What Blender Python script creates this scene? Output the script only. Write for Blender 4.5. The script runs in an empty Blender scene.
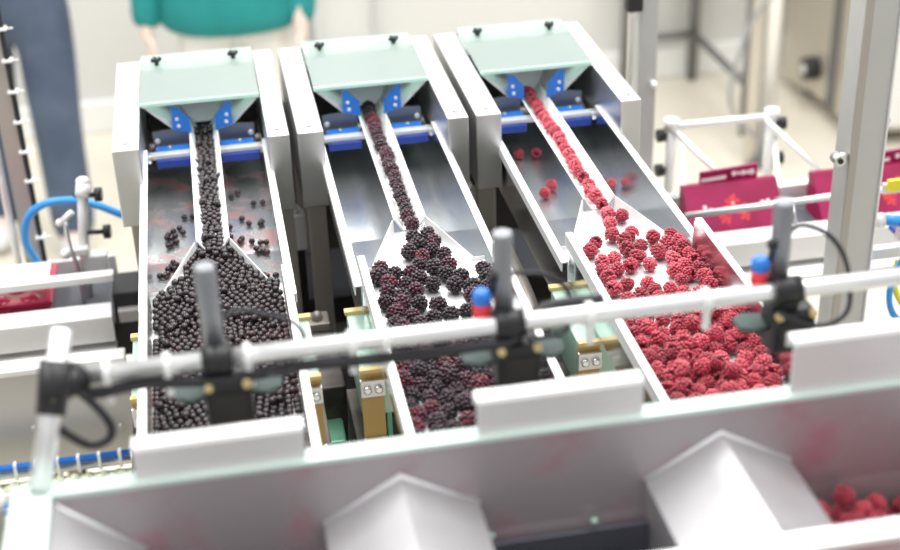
import bpy, bmesh, math, random
import numpy as np
from mathutils import Vector, Matrix
random.seed(11)
S = bpy.context.scene
COL = S.collection
V = Vector

# ------------------------------------------------------------------ materials
def mat(name, color, rough=.5, metal=0.0, spec=.5, trans=0.0, coat=0.0, brushed=None, mottled=None, rand=0.0, island=None, emis=None, sheen=0.0):
    m = bpy.data.materials.new(name); m.use_nodes = True
    nt = m.node_tree; b = nt.nodes['Principled BSDF']
    b.inputs['Base Color'].default_value = (*color, 1)
    b.inputs['Roughness'].default_value = rough
    b.inputs['Metallic'].default_value = metal
    b.inputs['Specular IOR Level'].default_value = spec
    b.inputs['Transmission Weight'].default_value = trans
    b.inputs['Coat Weight'].default_value = coat
    b.inputs['Sheen Weight'].default_value = sheen; b.inputs['Sheen Roughness'].default_value = .4
    L = nt.links.new
    if brushed:
        tc = nt.nodes.new('ShaderNodeTexCoord'); mp = nt.nodes.new('ShaderNodeMapping')
        mp.inputs['Scale'].default_value = brushed
        nz = nt.nodes.new('ShaderNodeTexNoise'); nz.inputs['Scale'].default_value = 30; nz.inputs['Detail'].default_value = 4
        L(tc.outputs['Object'], mp.inputs[0]); L(mp.outputs[0], nz.inputs['Vector'])
        mr = nt.nodes.new('ShaderNodeMapRange'); mr.inputs['To Min'].default_value = rough*.75; mr.inputs['To Max'].default_value = rough*1.3
        L(nz.outputs['Fac'], mr.inputs['Value']); L(mr.outputs[0], b.inputs['Roughness'])
        n2 = nt.nodes.new('ShaderNodeTexNoise'); n2.inputs['Scale'].default_value = 9; n2.inputs['Detail'].default_value = 3
        L(tc.outputs['Object'], n2.inputs['Vector'])
        mx = nt.nodes.new('ShaderNodeMixRGB'); mx.inputs[1].default_value = (*[c*.86 for c in color], 1); mx.inputs[2].default_value = (*color, 1)
        L(n2.outputs['Fac'], mx.inputs[0]); L(mx.outputs[0], b.inputs['Base Color'])
    if mottled:                                   # (second colour, noise scale, low, high)
        c2, sc, lo, hi = mottled
        tc = nt.nodes.new('ShaderNodeTexCoord'); nz = nt.nodes.new('ShaderNodeTexNoise')
        nz.inputs['Scale'].default_value = sc; nz.inputs['Detail'].default_value = 6
        L(tc.outputs['Object'], nz.inputs['Vector'])
        mr = nt.nodes.new('ShaderNodeMapRange'); mr.inputs['From Min'].default_value = lo; mr.inputs['From Max'].default_value = hi
        L(nz.outputs['Fac'], mr.inputs['Value'])
        mx = nt.nodes.new('ShaderNodeMixRGB'); mx.inputs[1].default_value = (*color, 1); mx.inputs[2].default_value = (*c2, 1)
        L(mr.outputs[0], mx.inputs[0]); L(mx.outputs[0], b.inputs['Base Color'])
        if metal:
            iv = nt.nodes.new('ShaderNodeMapRange'); iv.inputs['To Min'].default_value = metal; iv.inputs['To Max'].default_value = metal*.35
            L(mr.outputs[0], iv.inputs['Value']); L(iv.outputs[0], b.inputs['Metallic'])
    if island:                                    # colours by drupelet, shifted by berry
        ge = nt.nodes.new('ShaderNodeNewGeometry'); oi = nt.nodes.new('ShaderNodeObjectInfo')
        ad = nt.nodes.new('ShaderNodeMath'); ad.operation = 'MULTIPLY_ADD'
        L(ge.outputs['Random Per Island'], ad.inputs[0]); ad.inputs[1].default_value = .36
        m2 = nt.nodes.new('ShaderNodeMath'); m2.operation = 'MULTIPLY'; m2.inputs[1].default_value = .64
        L(oi.outputs['Random'], m2.inputs[0]); L(m2.outputs[0], ad.inputs[2])
        cr = nt.nodes.new('ShaderNodeValToRGB'); el = cr.color_ramp.elements
        el[0].position = island[0][0]; el[0].color = (*island[0][1], 1)
        el[1].position = island[-1][0]; el[1].color = (*island[-1][1], 1)
        for p_, c_ in island[1:-1]:
            e = el.new(p_); e.color = (*c_, 1)
        L(ad.outputs[0], cr.inputs[0]); L(cr.outputs[0], b.inputs['Base Color'])
    if emis:
        b.inputs['Emission Color'].default_value = (*emis[0], 1); b.inputs['Emission Strength'].default_value = emis[1]
    return m

def glassy(name, tint, gloss=.12, rough=.05):
    """thin tinted sheet: tinted see-through plus a mirror film"""
    m = bpy.data.materials.new(name); m.use_nodes = True
    nt = m.node_tree; nt.nodes.clear()
    o = nt.nodes.new('ShaderNodeOutputMaterial'); t = nt.nodes.new('ShaderNodeBsdfTransparent'); g = nt.nodes.new('ShaderNodeBsdfGlossy')
    d = nt.nodes.new('ShaderNodeBsdfDiffuse'); d.inputs[0].default_value = (*tint, 1)
    t.inputs[0].default_value = (*tint, 1); g.inputs['Roughness'].default_value = rough
    m1 = nt.nodes.new('ShaderNodeMixShader'); m1.inputs[0].default_value = .30
    nt.links.new(t.outputs[0], m1.inputs[1]); nt.links.new(d.outputs[0], m1.inputs[2])
    lw = nt.nodes.new('ShaderNodeFresnel'); lw.inputs[0].default_value = 1.5
    m2 = nt.nodes.new('ShaderNodeMixShader')
    nt.links.new(lw.outputs[0], m2.inputs[0]); nt.links.new(m1.outputs[0], m2.inputs[1]); nt.links.new(g.outputs[0], m2.inputs[2])
    nt.links.new(m2.outputs[0], o.inputs[0])
    return m

M = {}
M['steel']   = mat('brushed_steel', (.80, .80, .80), .34, 1, brushed=(1, .06, 1))
M['steelx']  = mat('brushed_steel_cross', (.82, .82, .82), .36, 1, brushed=(.06, 1, 1))
M['mirror']  = mat('polished_steel', (.78, .79, .80), .20, 1, brushed=(1, .08, 1))
M['satin']   = mat('satin_steel', (.86, .86, .86), .5, .85, brushed=(1, .1, 1))
M['rim']     = mat('bright_folded_edge', (.88, .88, .89), .45, .55)
M['white']   = mat('white_plastic', (.86, .86, .86), .45)
M['stained'] = mat('juice_stained_steel', (.70, .71, .71), .26, .8, mottled=((.60, .20, .19), 30, .47, .72))
M['hopst']   = mat('stained_hopper_steel', (.49, .45, .465), .45, .6, mottled=((.45, .22, .27), 15, .54, .75))
M['divider'] = mat('brushed_divider_steel', (.60, .59, .60), .42, .7, brushed=(.1, 1, 1))
M['panbase'] = mat('stained_pan_steel', (.84, .83, .83), .4, .8, mottled=((.75, .30, .28), 40, .55, .7))
M['dark']    = mat('dark_grey_steel', (.028, .027, .026), .55, .2)
M['shield']  = mat('grey_blue_steel_plate', (.20, .215, .26), .4, .7)
M['brown']   = mat('grimy_steel', (.20, .18, .155), .55, .4, mottled=((.05, .04, .035), 14, .4, .7))
M['leg']     = mat('dull_steel_leg', (.50, .46, .41), .5, .5, brushed=(1, 1, .06))
M['postst']  = mat('pale_post_steel', (.60, .60, .58), .5, .45, brushed=(1, 1, .06))
M['greyhose'] = mat('grey_hose', (.30, .30, .30), .5)
M['black']   = mat('black_plastic', (.012, .012, .014), .4)
M['rubber']  = mat('black_cable', (.018, .018, .022), .5)
M['blue']    = mat('blue_plastic', (.02, .19, .68), .4)
M['navy']    = mat('blue_wiper_edge', (.02, .06, .38), .4)
M['hoseb']   = mat('blue_hose', (.04, .32, .80), .35)
M['red']     = mat('red_plastic', (.75, .03, .04), .4)
M['yellowtag'] = mat('yellow_plastic', (.85, .75, .03), .5)
M['mint']    = mat('mint_painted_steel', (.46, .64, .54), .4, .4, mottled=((.34, .50, .42), 20, .5, .8))
M['green']   = mat('green_painted_steel', (.16, .42, .27), .4, .3)
M['spring']  = mat('yellow_leaf_spring', (.55, .36, .12), .45, .15)
M['brass']   = mat('tan_pad', (.66, .50, .22), .5)
M['glass']   = glassy('green_tinted_acrylic', (.80, .965, .90))
M['edge']    = mat('acrylic_edge', (.55, .83, .72), .2)
M['tray']    = mat('tray_steel', (.70, .72, .74), .24, .86, brushed=(1, .08, 1))
M['wing']    = mat('grey_green_plate', (.070, .10, .094), .6, 0, spec=.25)
M['pole']    = mat('grey_metal_bar', (.30, .31, .33), .45, .6)
M['mintrim'] = mat('pale_mint_edge', (.72, .86, .80), .45, .2)
M['rodw']    = mat('white_steel_tube', (.90, .90, .90), .3, .75)
M['belt']    = mat('dark_grey_belt', (.09, .095, .11), .6)
M['rail']    = mat('pale_steel_rail', (.82, .81, .80), .42, .3)
M['panel']   = mat('grey_steel_panel', (.60, .58, .55), .42, .5, brushed=(.08, 1, 1))
M['magenta'] = mat('magenta_card', (.25, .004, .055), .45, spec=.3, mottled=((.34, .008, .085), 16, .42, .62))
M['packred'] = mat('printed_red_berry', (.62, .03, .035), .4)
M['packpale'] = mat('printed_pale_band', (.85, .72, .74), .4)
M['film']    = mat('red_punnet_film', (.45, .008, .06), .2, coat=.4, mottled=((.75, .12, .12), 26, .5, .75))
M['floor']   = mat('beige_floor', (.74, .69, .58), .4, mottled=((.66, .62, .53), 1.6, .4, .65))
M['wall']    = mat('white_wall', (.68, .675, .655), .6)
M['trimw']   = mat('white_trim', (.9, .9, .88), .5)
M['pillar']  = mat('pale_grey_profile', (.62, .63, .64), .5, .2)
M['cab']     = mat('beige_steel_cabinet', (.62, .57, .49), .4, .45)
M['tabledk'] = mat('dark_grey_tube', (.20, .20, .20), .5, .3)
M['cream']   = mat('cream_pad', (.78, .78, .58), .6, mottled=((.30, .32, .18), 50, .45, .62))
M['teal']    = mat('teal_cloth', (.008, .205, .20), .8, mottled=((.012, .25, .245), 9, .3, .7))
M['denim']   = mat('blue_denim', (.060, .085, .14), .85, mottled=((.10, .135, .20), 7, .35, .7))
M['cotton']  = mat('white_cotton', (.84, .82, .79), .85)
M['skin']    = mat('skin', (.84, .66, .58), .5)
M['hair']    = mat('dark_hair', (.05, .03, .02), .6)
M['shoe']    = mat('white_shoe', (.7, .7, .7), .6)
M['eye']     = mat('eye', (.03, .02, .02), .2)
M['blackberry'] = mat('blackberry_skin', (.03, .01, .02), .3, spec=.6, sheen=.18, island=[(0, (.012, .007, .012)), (.6, (.030, .008, .018)), (.84, (.085, .010, .028)), (1, (.30, .016, .035))])
M['raspberry'] = mat('raspberry_skin', (.5, .03, .07), .42, spec=.6, coat=.1, sheen=.45, island=[(0, (.20, .006, .022)), (.35, (.37, .012, .038)), (.7, (.55, .03, .068)), (1, (.70, .14, .18))])
M['rasp_core'] = mat('raspberry_hollow', (.20, .01, .02), .6)
M['currant'] = mat('blackcurrant_skin', (.018, .011, .014), .26, spec=.6, island=[(0, (.010, .007, .010)), (.8, (.026, .014, .018)), (1, (.05, .018, .022))])
M['calyx']   = mat('dry_calyx', (.16, .10, .07), .8)

# ------------------------------------------------------------------ mesh helpers
def bx(bm, x0, x1, y0, y1, z0, z1, bev=0.0, rot=None, mi=0):
    r = bmesh.ops.create_cube(bm, size=1)
    vs = r['verts']
    c = V(((x0+x1)/2, (y0+y1)/2, (z0+z1)/2))
    for v in vs:
        p = V((v.co.x*(x1-x0), v.co.y*(y1-y0), v.co.z*(z1-z0)))
        if rot: p = rot @ p
        v.co = p + c
    fs = set(f for v in vs for f in v.link_faces)
    for f in fs: f.material_index = mi
    if bev:
        es = list(set(e for v in vs for e in v.link_edges))
        bmesh.ops.bevel(bm, geom=es, offset=bev, segments=2, affect='EDGES', profile=.6)
def tube(bm, pts, rad, n=12, caps=True, mi=0):
    pts = [V(p) for p in pts]
    rads = rad if isinstance(rad, (list, tuple)) else [rad]*len(pts)
    rings = []; prev = None
    for i, p in enumerate(pts):
        t = (pts[min(i+1, len(pts)-1)] - pts[max(i-1, 0)]).normalized()
        if prev is None:
            a = V((0, 0, 1)) if abs(t.z) < .9 else V((1, 0, 0))
            u = t.cross(a).normalized()
        else:
            u = (prev - t*prev.dot(t)).normalized()
        prev = u; w = t.cross(u)
        rings.append([bm.verts.new(p + (u*math.cos(k*2*math.pi/n) + w*math.sin(k*2*math.pi/n))*rads[i]) for k in range(n)])
    for a, b in zip(rings, rings[1:]):
        for k in range(n):
            f = bm.faces.new((a[k], a[(k+1) % n], b[(k+1) % n], b[k])); f.smooth = True; f.material_index = mi
    if caps:
        f = bm.faces.new(rings[0][::-1]); f.material_index = mi
        f = bm.faces.new(rings[-1]); f.material_index = mi
def smooth_path(pts, k=6):
    P = [V(p) for p in pts]; out = []
    for i in range(len(P)-1):
        p0 = P[max(i-1, 0)]; p1 = P[i]; p2 = P[i+1]; p3 = P[min(i+2, len(P)-1)]
        for j in range(k):
            t = j/k
            out.append(.5*((2*p1) + (p2-p0)*t + (2*p0-5*p1+4*p2-p3)*t*t + (3*p1-p0-3*p2+p3)*t**3))
    out.append(P[-1]); return out
def prism(bm, poly, axis, a0, a1, mi=0):
    """extrude a 2-D outline along axis 'x', 'y' or 'z'"""
    def mk(p, a):
        return {'x': (a, p[0], p[1]), 'y': (p[0], a, p[1]), 'z': (p[0], p[1], a)}[axis]
    A = [bm.verts.new(mk(p, a0)) for p in poly]; B = [bm.verts.new(mk(p, a1)) for p in poly]
    n = len(poly); fs = [bm.faces.new(A[::-1]), bm.faces.new(B)]
    for k in range(n): fs.append(bm.faces.new((A[k], A[(k+1) % n], B[(k+1) % n], B[k])))
    for f in fs: f.material_index = mi
def sheet(bm, quad, th, mi=0):
    """a polygon of 3-D points given a thickness along its normal (downward side)"""
    q = [V(p) for p in quad]; n = (q[1]-q[0]).cross(q[2]-q[0]).normalized()
    A = [bm.verts.new(p) for p in q]; B = [bm.verts.new(p - n*th) for p in q]; k = len(q)
    fs = [bm.faces.new(A), bm.faces.new(B[::-1])]
    for i in range(k): fs.append(bm.faces.new((A[i], B[i], B[(i+1) % k], A[(i+1) % k])))
    for f in fs: f.material_index = mi
def ball(bm, c, r, seg=12, sc=(1, 1, 1), mi=0):
    rr = bmesh.ops.create_uvsphere(bm, u_segments=seg, v_segments=max(6, seg*2//3), radius=r)
    for v in rr['verts']:
        v.co = V((v.co.x*sc[0], v.co.y*sc[1], v.co.z*sc[2])) + V(c)
    for f in set(f for v in rr['verts'] for f in v.link_faces): f.smooth = True; f.material_index = mi
def NB(): return bmesh.new()
def obj(name, bm, m, parent=None):
    bmesh.ops.recalc_face_normals(bm, faces=bm.faces[:])
    me = bpy.data.meshes.new(name); bm.to_mesh(me); bm.free()
    for x in (m if isinstance(m, (list, tuple)) else [m]): me.materials.append(M[x])
    o = bpy.data.objects.new(name, me); COL.objects.link(o)
    if parent is not None:
        o.parent = parent
        if parent.parent is None: o.location = -V(parent.location) if parent.type == 'EMPTY' else (0, 0, 0)
    return o
def thing(name, label, cat, loc=(0, 0, 0), group=None):
    o = bpy.data.objects.new(name, None); COL.objects.link(o); o.location = loc; o.empty_display_size = .05
    return tag(o, label, cat, group)
def tag(o, label, cat, group=None, kind=None):
    o['label'] = label; o['category'] = cat
    if group: o['group'] = group
    if kind: o['kind'] = kind
    return o
def struct(o, label=None, cat=None):
    o['kind'] = 'structure'
    if label: o['label'] = label
    if cat: o['category'] = cat
    return o
# all part meshes are written in world coordinates; obj() subtracts the thing's own place
def box_obj(name, ext, m, parent=None, bev=.001):
    bm = NB(); bx(bm, *ext, bev=bev); return obj(name, bm, m, parent)
def tube_obj(name, pts, r, m, parent=None, n=12):
    bm = NB(); tube(bm, pts, r, n); return obj(name, bm, m, parent)

# ------------------------------------------------------------------ camera
cam = bpy.data.cameras.new('camera'); co = bpy.data.objects.new('camera', cam); COL.objects.link(co)
yaw, pitch, roll = math.radians(9.43515), math.radians(28.58799), math.radians(-2.0484)
fwd = V((math.sin(yaw)*math.cos(pitch), math.cos(yaw)*math.cos(pitch), -math.sin(pitch)))
rt = V((math.cos(yaw), -math.sin(yaw), 0)); up = rt.cross(fwd)
r2 = rt*math.cos(roll) + up*math.sin(roll); u2 = -rt*math.sin(roll) + up*math.cos(roll)
R = Matrix((r2, u2, -fwd)).transposed().to_4x4()
R.translation = V((-.2735, -1.6458, 2.1992)); co.matrix_world = R
cam.sensor_width = 36; cam.lens = 1434/900*36
cam.dof.use_dof = True; cam.dof.focus_distance = 1.72
cam.dof.aperture_fstop = (cam.lens/1000)/.017
cam.clip_start = .05
S.camera = co

# ------------------------------------------------------------------ the room
bm = NB(); bx(bm, -4, 5, -4, 4, -.1, 0); struct(obj('floor', bm, 'floor'), 'pale beige factory floor', 'floor')
bm = NB(); bx(bm, -4, 5, 3.86, 4.0, 0, 3.2); struct(obj('wall_back', bm, 'wall'), 'white wall panels behind the machines', 'wall')
bm = NB(); bx(bm, -4, 5, 3.83, 3.858, 0.001, .13, bev=.006); struct(obj('baseboard_back', bm, 'trimw'), 'white baseboard along the back wall', 'baseboard')
for i, (x0, x1) in enumerate(((.05, .10), (.125, .155), (.37, .385))):
    bm = NB(); bx(bm, x0, x1, 3.82, 3.859, .13, 3.2, bev=.004); struct(obj('trim_%d' % (i+1), bm, 'pillar'), 'grey vertical wall profile', 'trim')

# ------------------------------------------------------------------ the three sorting lanes
LANES = [
    dict(c=-.3015, fruit='blackcurrant', where='left', side='leftmost'),
    dict(c=-.0560, fruit='blackberry', where='middle', side='middle'),
    dict(c=.1895,  fruit='raspberry', where='right', side='rightmost')]

def screw(parent, p, r=.0035, axis='z', m='steel'):
    bm = NB(); p = V(p); d = {'z': V((0, 0, 1)), 'y': V((0, -1, 0)), 'x': V((1, 0, 0))}[axis]
    tube(bm, [p - d*.001, p + d*r*.7, p + d*r*.95], [r, r, r*.65], 10)
    return obj('bolt', bm, m, parent)

def feeder_head(L):
    c = L['c']; f = L['fruit']
    t = thing('feeder_head', {'left': 'steel feeder head with green lid at the far end of the blackcurrant lane',
              'middle': 'steel feeder head with green lid at the far end of the blackberry lane',
              'right': 'steel feeder head with green lid at the far end of the raspberry lane'}[L['where']], 'feeder', (c, .32, 1.052), 'steel feeder heads with green lids')
    for s in (-1, 1):
        a, b = sorted((c + s*.085, c + s*(.1205 if s < 0 else .1145)))
        bm = NB(); bx(bm, a, b, .15, .497, 1.338, 1.45, bev=.0016); sb = obj('side_box', bm, 'steel', t)
        screw(sb, ((a+b)/2, .172, 1.45), .004)
        screw(sb, ((a+b)/2, .47, 1.45), .003)
        bm = NB(); bx(bm, c+s*.0998-.013, c+s*.0998+.013, .19, .215, 1.05, 1.339, bev=.0015); obj('leg', bm, 'leg', t)
        bm = NB(); bx(bm, c+s*.0998-.012, c+s*.0998+.012, .4975, .52, .80, 1.40, bev=.0015); obj('rear_leg', bm, 'leg', t)
    box_obj('back_plate', (c-.0848, c+.0848, .488, .497, 1.338, 1.448), 'dark', t)
    # lid, a folded tinted sheet with a paler lower half
    lid = NB(); prism(lid, [(.298, 1.4515), (.420, 1.4545), (.490, 1.4545), (.490, 1.4595), (.420, 1.4595), (.298, 1.4565)], 'x', c-.0838, c+.0838)
    lid = obj('lid', lid, 'glass', t); lid['label'] = 'green tinted see-through lid'
    bm = NB(); bx(bm, c-.0838, c+.0838, .2955, .2985, 1.4510, 1.4570, bev=.0008)
    obj('lid_edge', bm, 'edge', lid)
    for k in (-.059, .055):
        bm = NB(); tube(bm, [(c+k, .445, 1.4600), (c+k, .445, 1.466)], .0035, 10)
        for a in range(4):
            an = a*math.pi/2 + .4
            ball(bm, (c+k+.0055*math.cos(an), .445+.0055*math.sin(an), 1.468), .0036, 8)
        ball(bm, (c+k, .445, 1.468), .0048, 10, (1, 1, .7))
        obj('lid_knob', bm, 'black', lid)
    box_obj('cover_shelf', (c-.083, c+.083, .418, .487, 1.440, 1.449), 'white', t)
    # funnel under the lid
    fn = NB()
    sheet(fn, [(c-.048, .402, 1.447), (c-.020, .372, 1.392), (c+.020, .372, 1.392), (c+.048, .402, 1.447)], .0012)
    for s in (-1, 1):
        sheet(fn, [(c+s*.0835, .306, 1.4495), (c+s*.048, .402, 1.447), (c+s*.018, .372, 1.3935), (c+s*.0185, .312, 1.4010), (c+s*.043, .307, 1.4100)], .0012)
    fn = obj('funnel', fn, 'satin', t)
    sheet_top = NB(); bx(sheet_top, c-.070, c+.070, .33, .412, 1.4420, 1.4440); obj('funnel_cover', sheet_top, 'white', t)
    for s in (-1, 1):
        bm = NB(); pts = [(c+s*.043, .303, 1.4475), (c+s*.034, .305, 1.4440), (c+s*.0185, .309, 1.4250), (c+s*.0175, .309, 1.4030), (c+s*.043, .303, 1.4120)]
        sheet(bm, pts if s < 0 else pts[::-1], .003)
        g = obj('corner_guard', bm, 'blue', t); g['label'] = 'blue plastic corner guard'
        for uu, zz in ((.0355, 1.427), (.034, 1.416)):
            screw(g, (c+s*uu, .3035, zz), .0030, 'y', 'rim')
    for s in (-1, 1):
        bm = NB(); prism(bm, [(c+s*.0215, 1.360), (c+s*.073, 1.360), (c+s*.073, 1.4055), (c+s*.043, 1.4085), (c+s*.0215, 1.4010)], 'y', .313, .316)
        p = obj('shield_plate', bm, 'shield', t); p['label'] = 'dark blue-grey steel shield plate'
        screw(p, (c+s*.067, .3128, 1.392), .0042, 'y', 'rim')
    bm = NB(); bx(bm, c-.0845, c+.0845, .272, .286, 1.380, 1.3865, bev=.001); cb = obj('cross_bar', bm, 'rim', t)
    for s in (-1, 1):
        bm = NB(); a, b = sorted((c+s*.022, c+s*.070)); bx(bm, a, b, .2865, .303, 1.3795, 1.3875, bev=.001); w = obj('wiper_strip', bm, 'blue', t)
        screw(w, (c+s*.05, .295, 1.3875), .003)
        bm = NB(); bx(bm, a, b+.006 if s > 0 else b, .2665, .2718, 1.368, 1.3795, bev=.001); obj('wiper_edge', bm, 'navy', t)
        bm = NB(); tube(bm, [(c+s*.0800, .2695, 1.378), (c+s*.0800, .2695, 1.390)], .0045, 10); obj('bar_clamp', bm, 'steel', t)

def catch_tray(L):
    c = L['c']; w = L['where']
    t = thing('catch_tray', {'left': 'steel catch tray stained with juice under the blackcurrant channel',
              'middle': 'clean steel catch tray under the narrow blackberry channel',
              'right': 'steel catch tray under the raspberry channel, some fallen berries in it'}[w], 'tray', (c, .05, 1.052), 'long steel catch trays')
    h = .0805
    bm = NB()
    prism(bm, [(.47, 1.3205), (.06, 1.3215), (-.20, 1.3495), (-.20, 1.3515), (.06, 1.3235), (.47, 1.3225)], 'x', c-h, c+h)
    obj('tray_floor', bm, 'stained' if w == 'left' else 'tray', t)
    for s in (-1, 1):
        bm = NB()
        prism(bm, [(c+s*h, 1.318), (c+s*(h+.0015), 1.318), (c+s*(h+.0015), 1.3985), (c+s*h, 1.3985)], 'y', -.20, .265)
        prism(bm, [(c+s*h, 1.318), (c+s*(h+.0015), 1.318), (c+s*(h+.0015), 1.376), (c+s*h, 1.376)], 'y', .2651, .47)
        a, b = sorted((c+s*(h-.0005), c+s*(h+.0085)))
        sw = obj('side_wall', bm, 'mirror', t)
        bm = NB(); bx(bm, a, b, -.20, .2645, 1.3980, 1.4000, bev=.0006)
        bx(bm, *sorted((c+s*(h+.0075), c+s*(h+.009))), -.20, .2645, 1.388, 1.4)
        obj('folded_rim', bm, 'rim', sw)
    bm = NB(); bx(bm, c-.03, c+.03, -.06, -.02, 1.052, 1.322, bev=.002); obj('support_post', bm, 'brown', t)

def vibrating_pan(L):
    c = L['c']; w = L['where']
    t = thing('vibrating_pan', {'left': 'vibrating pan with narrow channel heaped with small blackcurrants',
              'middle': 'vibrating pan with narrow channel carrying dark blackberries',
              'right': 'vibrating pan with narrow channel carrying red raspberries'}[w], 'pan', (c, -.35, 1.3665), 'vibrating berry pans')
    h = .0755
    bm = NB()
    top = 1.385
    out = [(-h, -.60), (h, -.60), (h, -.142), (.060, -.142), (.0205, -.045), (-.0205, -.045), (-.060, -.142), (-h, -.142)]
    sheet(bm, [(c+a, b, top) for a, b in out], .0015)
    obj('pan_floor', bm, 'panbase' if w == 'left' else 'satin', t)
    bm = NB()
    for s in (-1, 1):
        q = [(c+s*.060, -.142, top+.0002), (c+s*.0205, -.045, top+.0002), (c+s*.0215, -.045, 1.402), (c+s*.0615, -.142, 1.3905)]
        sheet(bm, q, .001)
        q = [(c+s*h, -.142, top+.0002), (c+s*.060, -.142, top+.0002), (c+s*.060, -.1412, 1.3895), (c+s*h, -.1412, 1.3895)]
        sheet(bm, q, .001)
    obj('funnel_lip', bm, 'white', t)
    # narrow channel: flat bottom, sloping sides
    bm = NB(); z0 = 1.3868; z1 = 1.403
    prism(bm, [(c-.0085, z0), (c+.0085, z0), (c+.0188, z1), (c+.0205, z1), (c+.0205, z1-.001), (c+.0095, z0-.0015), (c-.0095, z0-.0015), (c-.0205, z1-.001), (c-.0205, z1), (c-.0188, z1)], 'y', -.0452, .368)
    ch = obj('feed_channel', bm, 'white', t); ch['label'] = 'narrow pale channel'
    for s in (-1, 1):
        bm = NB()
        prism(bm, [(-.60, 1.362), (-.142, 1.372), (-.188, 1.388), (-.190, 1.430), (-.196, 1.434), (-.60, 1.434)], 'x', *sorted((c+s*h, c+s*(h+.0015))))
        sw = obj('side_wall', bm, 'stained' if w == 'left' else 'mirror', t)
        bm = NB(); bx(bm, *sorted((c+s*(h-.0005), c+s*(h+.008))), -.60, -.194, 1.4335, 1.4360, bev=.0007)
        bx(bm, *sorted((c+s*(h+.0068), c+s*(h+.008))), -.60, -.194, 1.420, 1.4350)
        obj('folded_rim', bm, 'rim', sw)

def drive_unit(L):
    c = L['c']; w = L['where']
    t = thing('vibratory_drive', {'left': 'mint green vibratory drive block under the blackcurrant pan',
              'middle': 'mint green vibratory drive block with tan springs under the blackberry pan',
              'right': 'mint green vibratory drive block with tan springs under the raspberry pan'}[w], 'drive unit', (c, -.28, 1.052), 'mint green vibratory drives')
    bm = NB(); bx(bm, c-.101, c+.101, -.3185, -.195, 1.300, 1.362, bev=.002); obj('mounting_block', bm, 'mint', t)
    bm = NB(); bx(bm, c-.06, c+.06, -.312, -.21, 1.3615, 1.370, bev=.001); obj('spacer', bm, 'steel', t)
    for s in (-1, 1):
        x0, x1 = c+s*.0885-.0125, c+s*.0885+.0125
        bm = NB(); bx(bm, x0-.002, x1+.002, -.199, -.189, 1.3615, 1.3665, bev=.0008); obj('tan_pad', bm, 'brass', t)
        bm = NB(); bx(bm, x0, x1, -.3230, -.3190, 1.215, 1.362, bev=.0005); sp = obj('leaf_spring', bm, 'spring', t); sp['label'] = 'tan fibre leaf spring'
        bm = NB(); bx(bm, x0-.001, x1+.001, -.3295, -.3215, 1.3615, 1.3665, bev=.0006); obj('spring_cap', bm, 'brass', t)
        for zz in (1.340, 1.262):
            bm = NB(); bx(bm, x0-.001, x1+.001, -.3290, -.3232, zz-.010, zz+.012, bev=.001); cl = obj('clamp_plate', bm, 'steelx', t)
            for k in (-.0062, .0062):
                b = screw(cl, (c+s*.0885+k, -.3287, zz+.001), .0048, 'y', 'mirror')
        bm = NB(); bx(bm, c+s*.0885-.02, c+s*.0885+.02, -.3195, -.20, 1.20, 1.262, bev=.002); obj('lower_block', bm, 'brown', t)
        bm = NB(); bx(bm, *sorted((c+s*.074, c+s*.068)), -.3175, -.2, 1.19, 1.301, bev=.001); obj('side_plate', bm, 'green', t)
    bm = NB(); bx(bm, c-.108, c+.108, -.37, -.18, 1.12, 1.2005, bev=.003); obj('drive_base', bm, 'brown', t)
    bm = NB()
    tube(bm, [(c, -.26, 1.20), (c, -.26, 1.3005)], .045, 24); obj('magnet_coil', bm, 'dark', t)
    for s in (-1, 1):
        for y in (-.345, -.205):
            bm = NB(); tube(bm, [(c+s*.085, y, 1.051), (c+s*.085, y, 1.121)], .014, 14); obj('rubber_foot', bm, 'black', t)

for L in LANES:
    feeder_head(L); catch_tray(L); vibrating_pan(L); drive_unit(L)

# ------------------------------------------------------------------ machine base between and under the lanes
base = thing('machine_base', 'dark steel machine base carrying the three berry lanes', 'machine base', (-.05, -.1, 0))
bm = NB(); bx(bm, -.448, .42, -.60, .275, 1.00, 1.05, bev=.003); obj('base_plate', bm, 'dark', base)
for x in (-.43, .32):
    for y in (-.47, .25):
        bm = NB(); bx(bm, x-.025, x+.025, y-.025, y+.025, .001, 1.0005, bev=.002); obj('leg', bm, 'leg', base)
for x, w in ((-.180, 'between the blackcurrant and blackberry lanes'), (.066, 'between the blackberry and raspberry lanes')):
    t = thing('frame_stand', 'grimy steel frame stand ' + w, 'stand', (x, 0, 1.0505))
    bm = NB(); bx(bm, x-.018, x+.022, -.12, .06, 1.10, 1.215, bev=.003); obj('stand_body', bm, 'brown', t)
    bm = NB(); bx(bm, x-.014, x+.018, .02, .055, 1.215, 1.227, bev=.002); ball(bm, (x+.002, .035, 1.231), .008, 10); obj('stand_cap', bm, 'leg', t)
    bm = NB(); bx(bm, x-.010, x+.014, -.175, -.122, 1.05, 1.17, bev=.003); obj('green_foot', bm, 'green', t)
    bm = NB(); bx(bm, x-.015, x+.020, -.12, .05, 1.0505, 1.1005, bev=.002); obj('stand_foot', bm, 'dark', t)
for x, z0, z1, lab in ((-.184, 1.235, 1.292, 'pale junction box in the gap between the left and middle feeder heads'),
                       (.070, 1.262, 1.300, 'pale junction box in the gap between the middle and right feeder heads')):
    t = thing('junction_box', lab, 'box', (x, .235, 1.0505), 'pale junction boxes')
    bm = NB(); bx(bm, x-.012, x+.012, .224, .25, z0, z1, bev=.003); obj('box_body', bm, 'trimw', t)
    bm = NB(); ball(bm, (x, .236, z1+.006), .007, 12); obj('gland', bm, 'steel', t)
    bm = NB(); bx(bm, x-.008, x+.008, .229, .245, 1.0505, z0, bev=.001); obj('box_stem', bm, 'dark', t)
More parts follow.
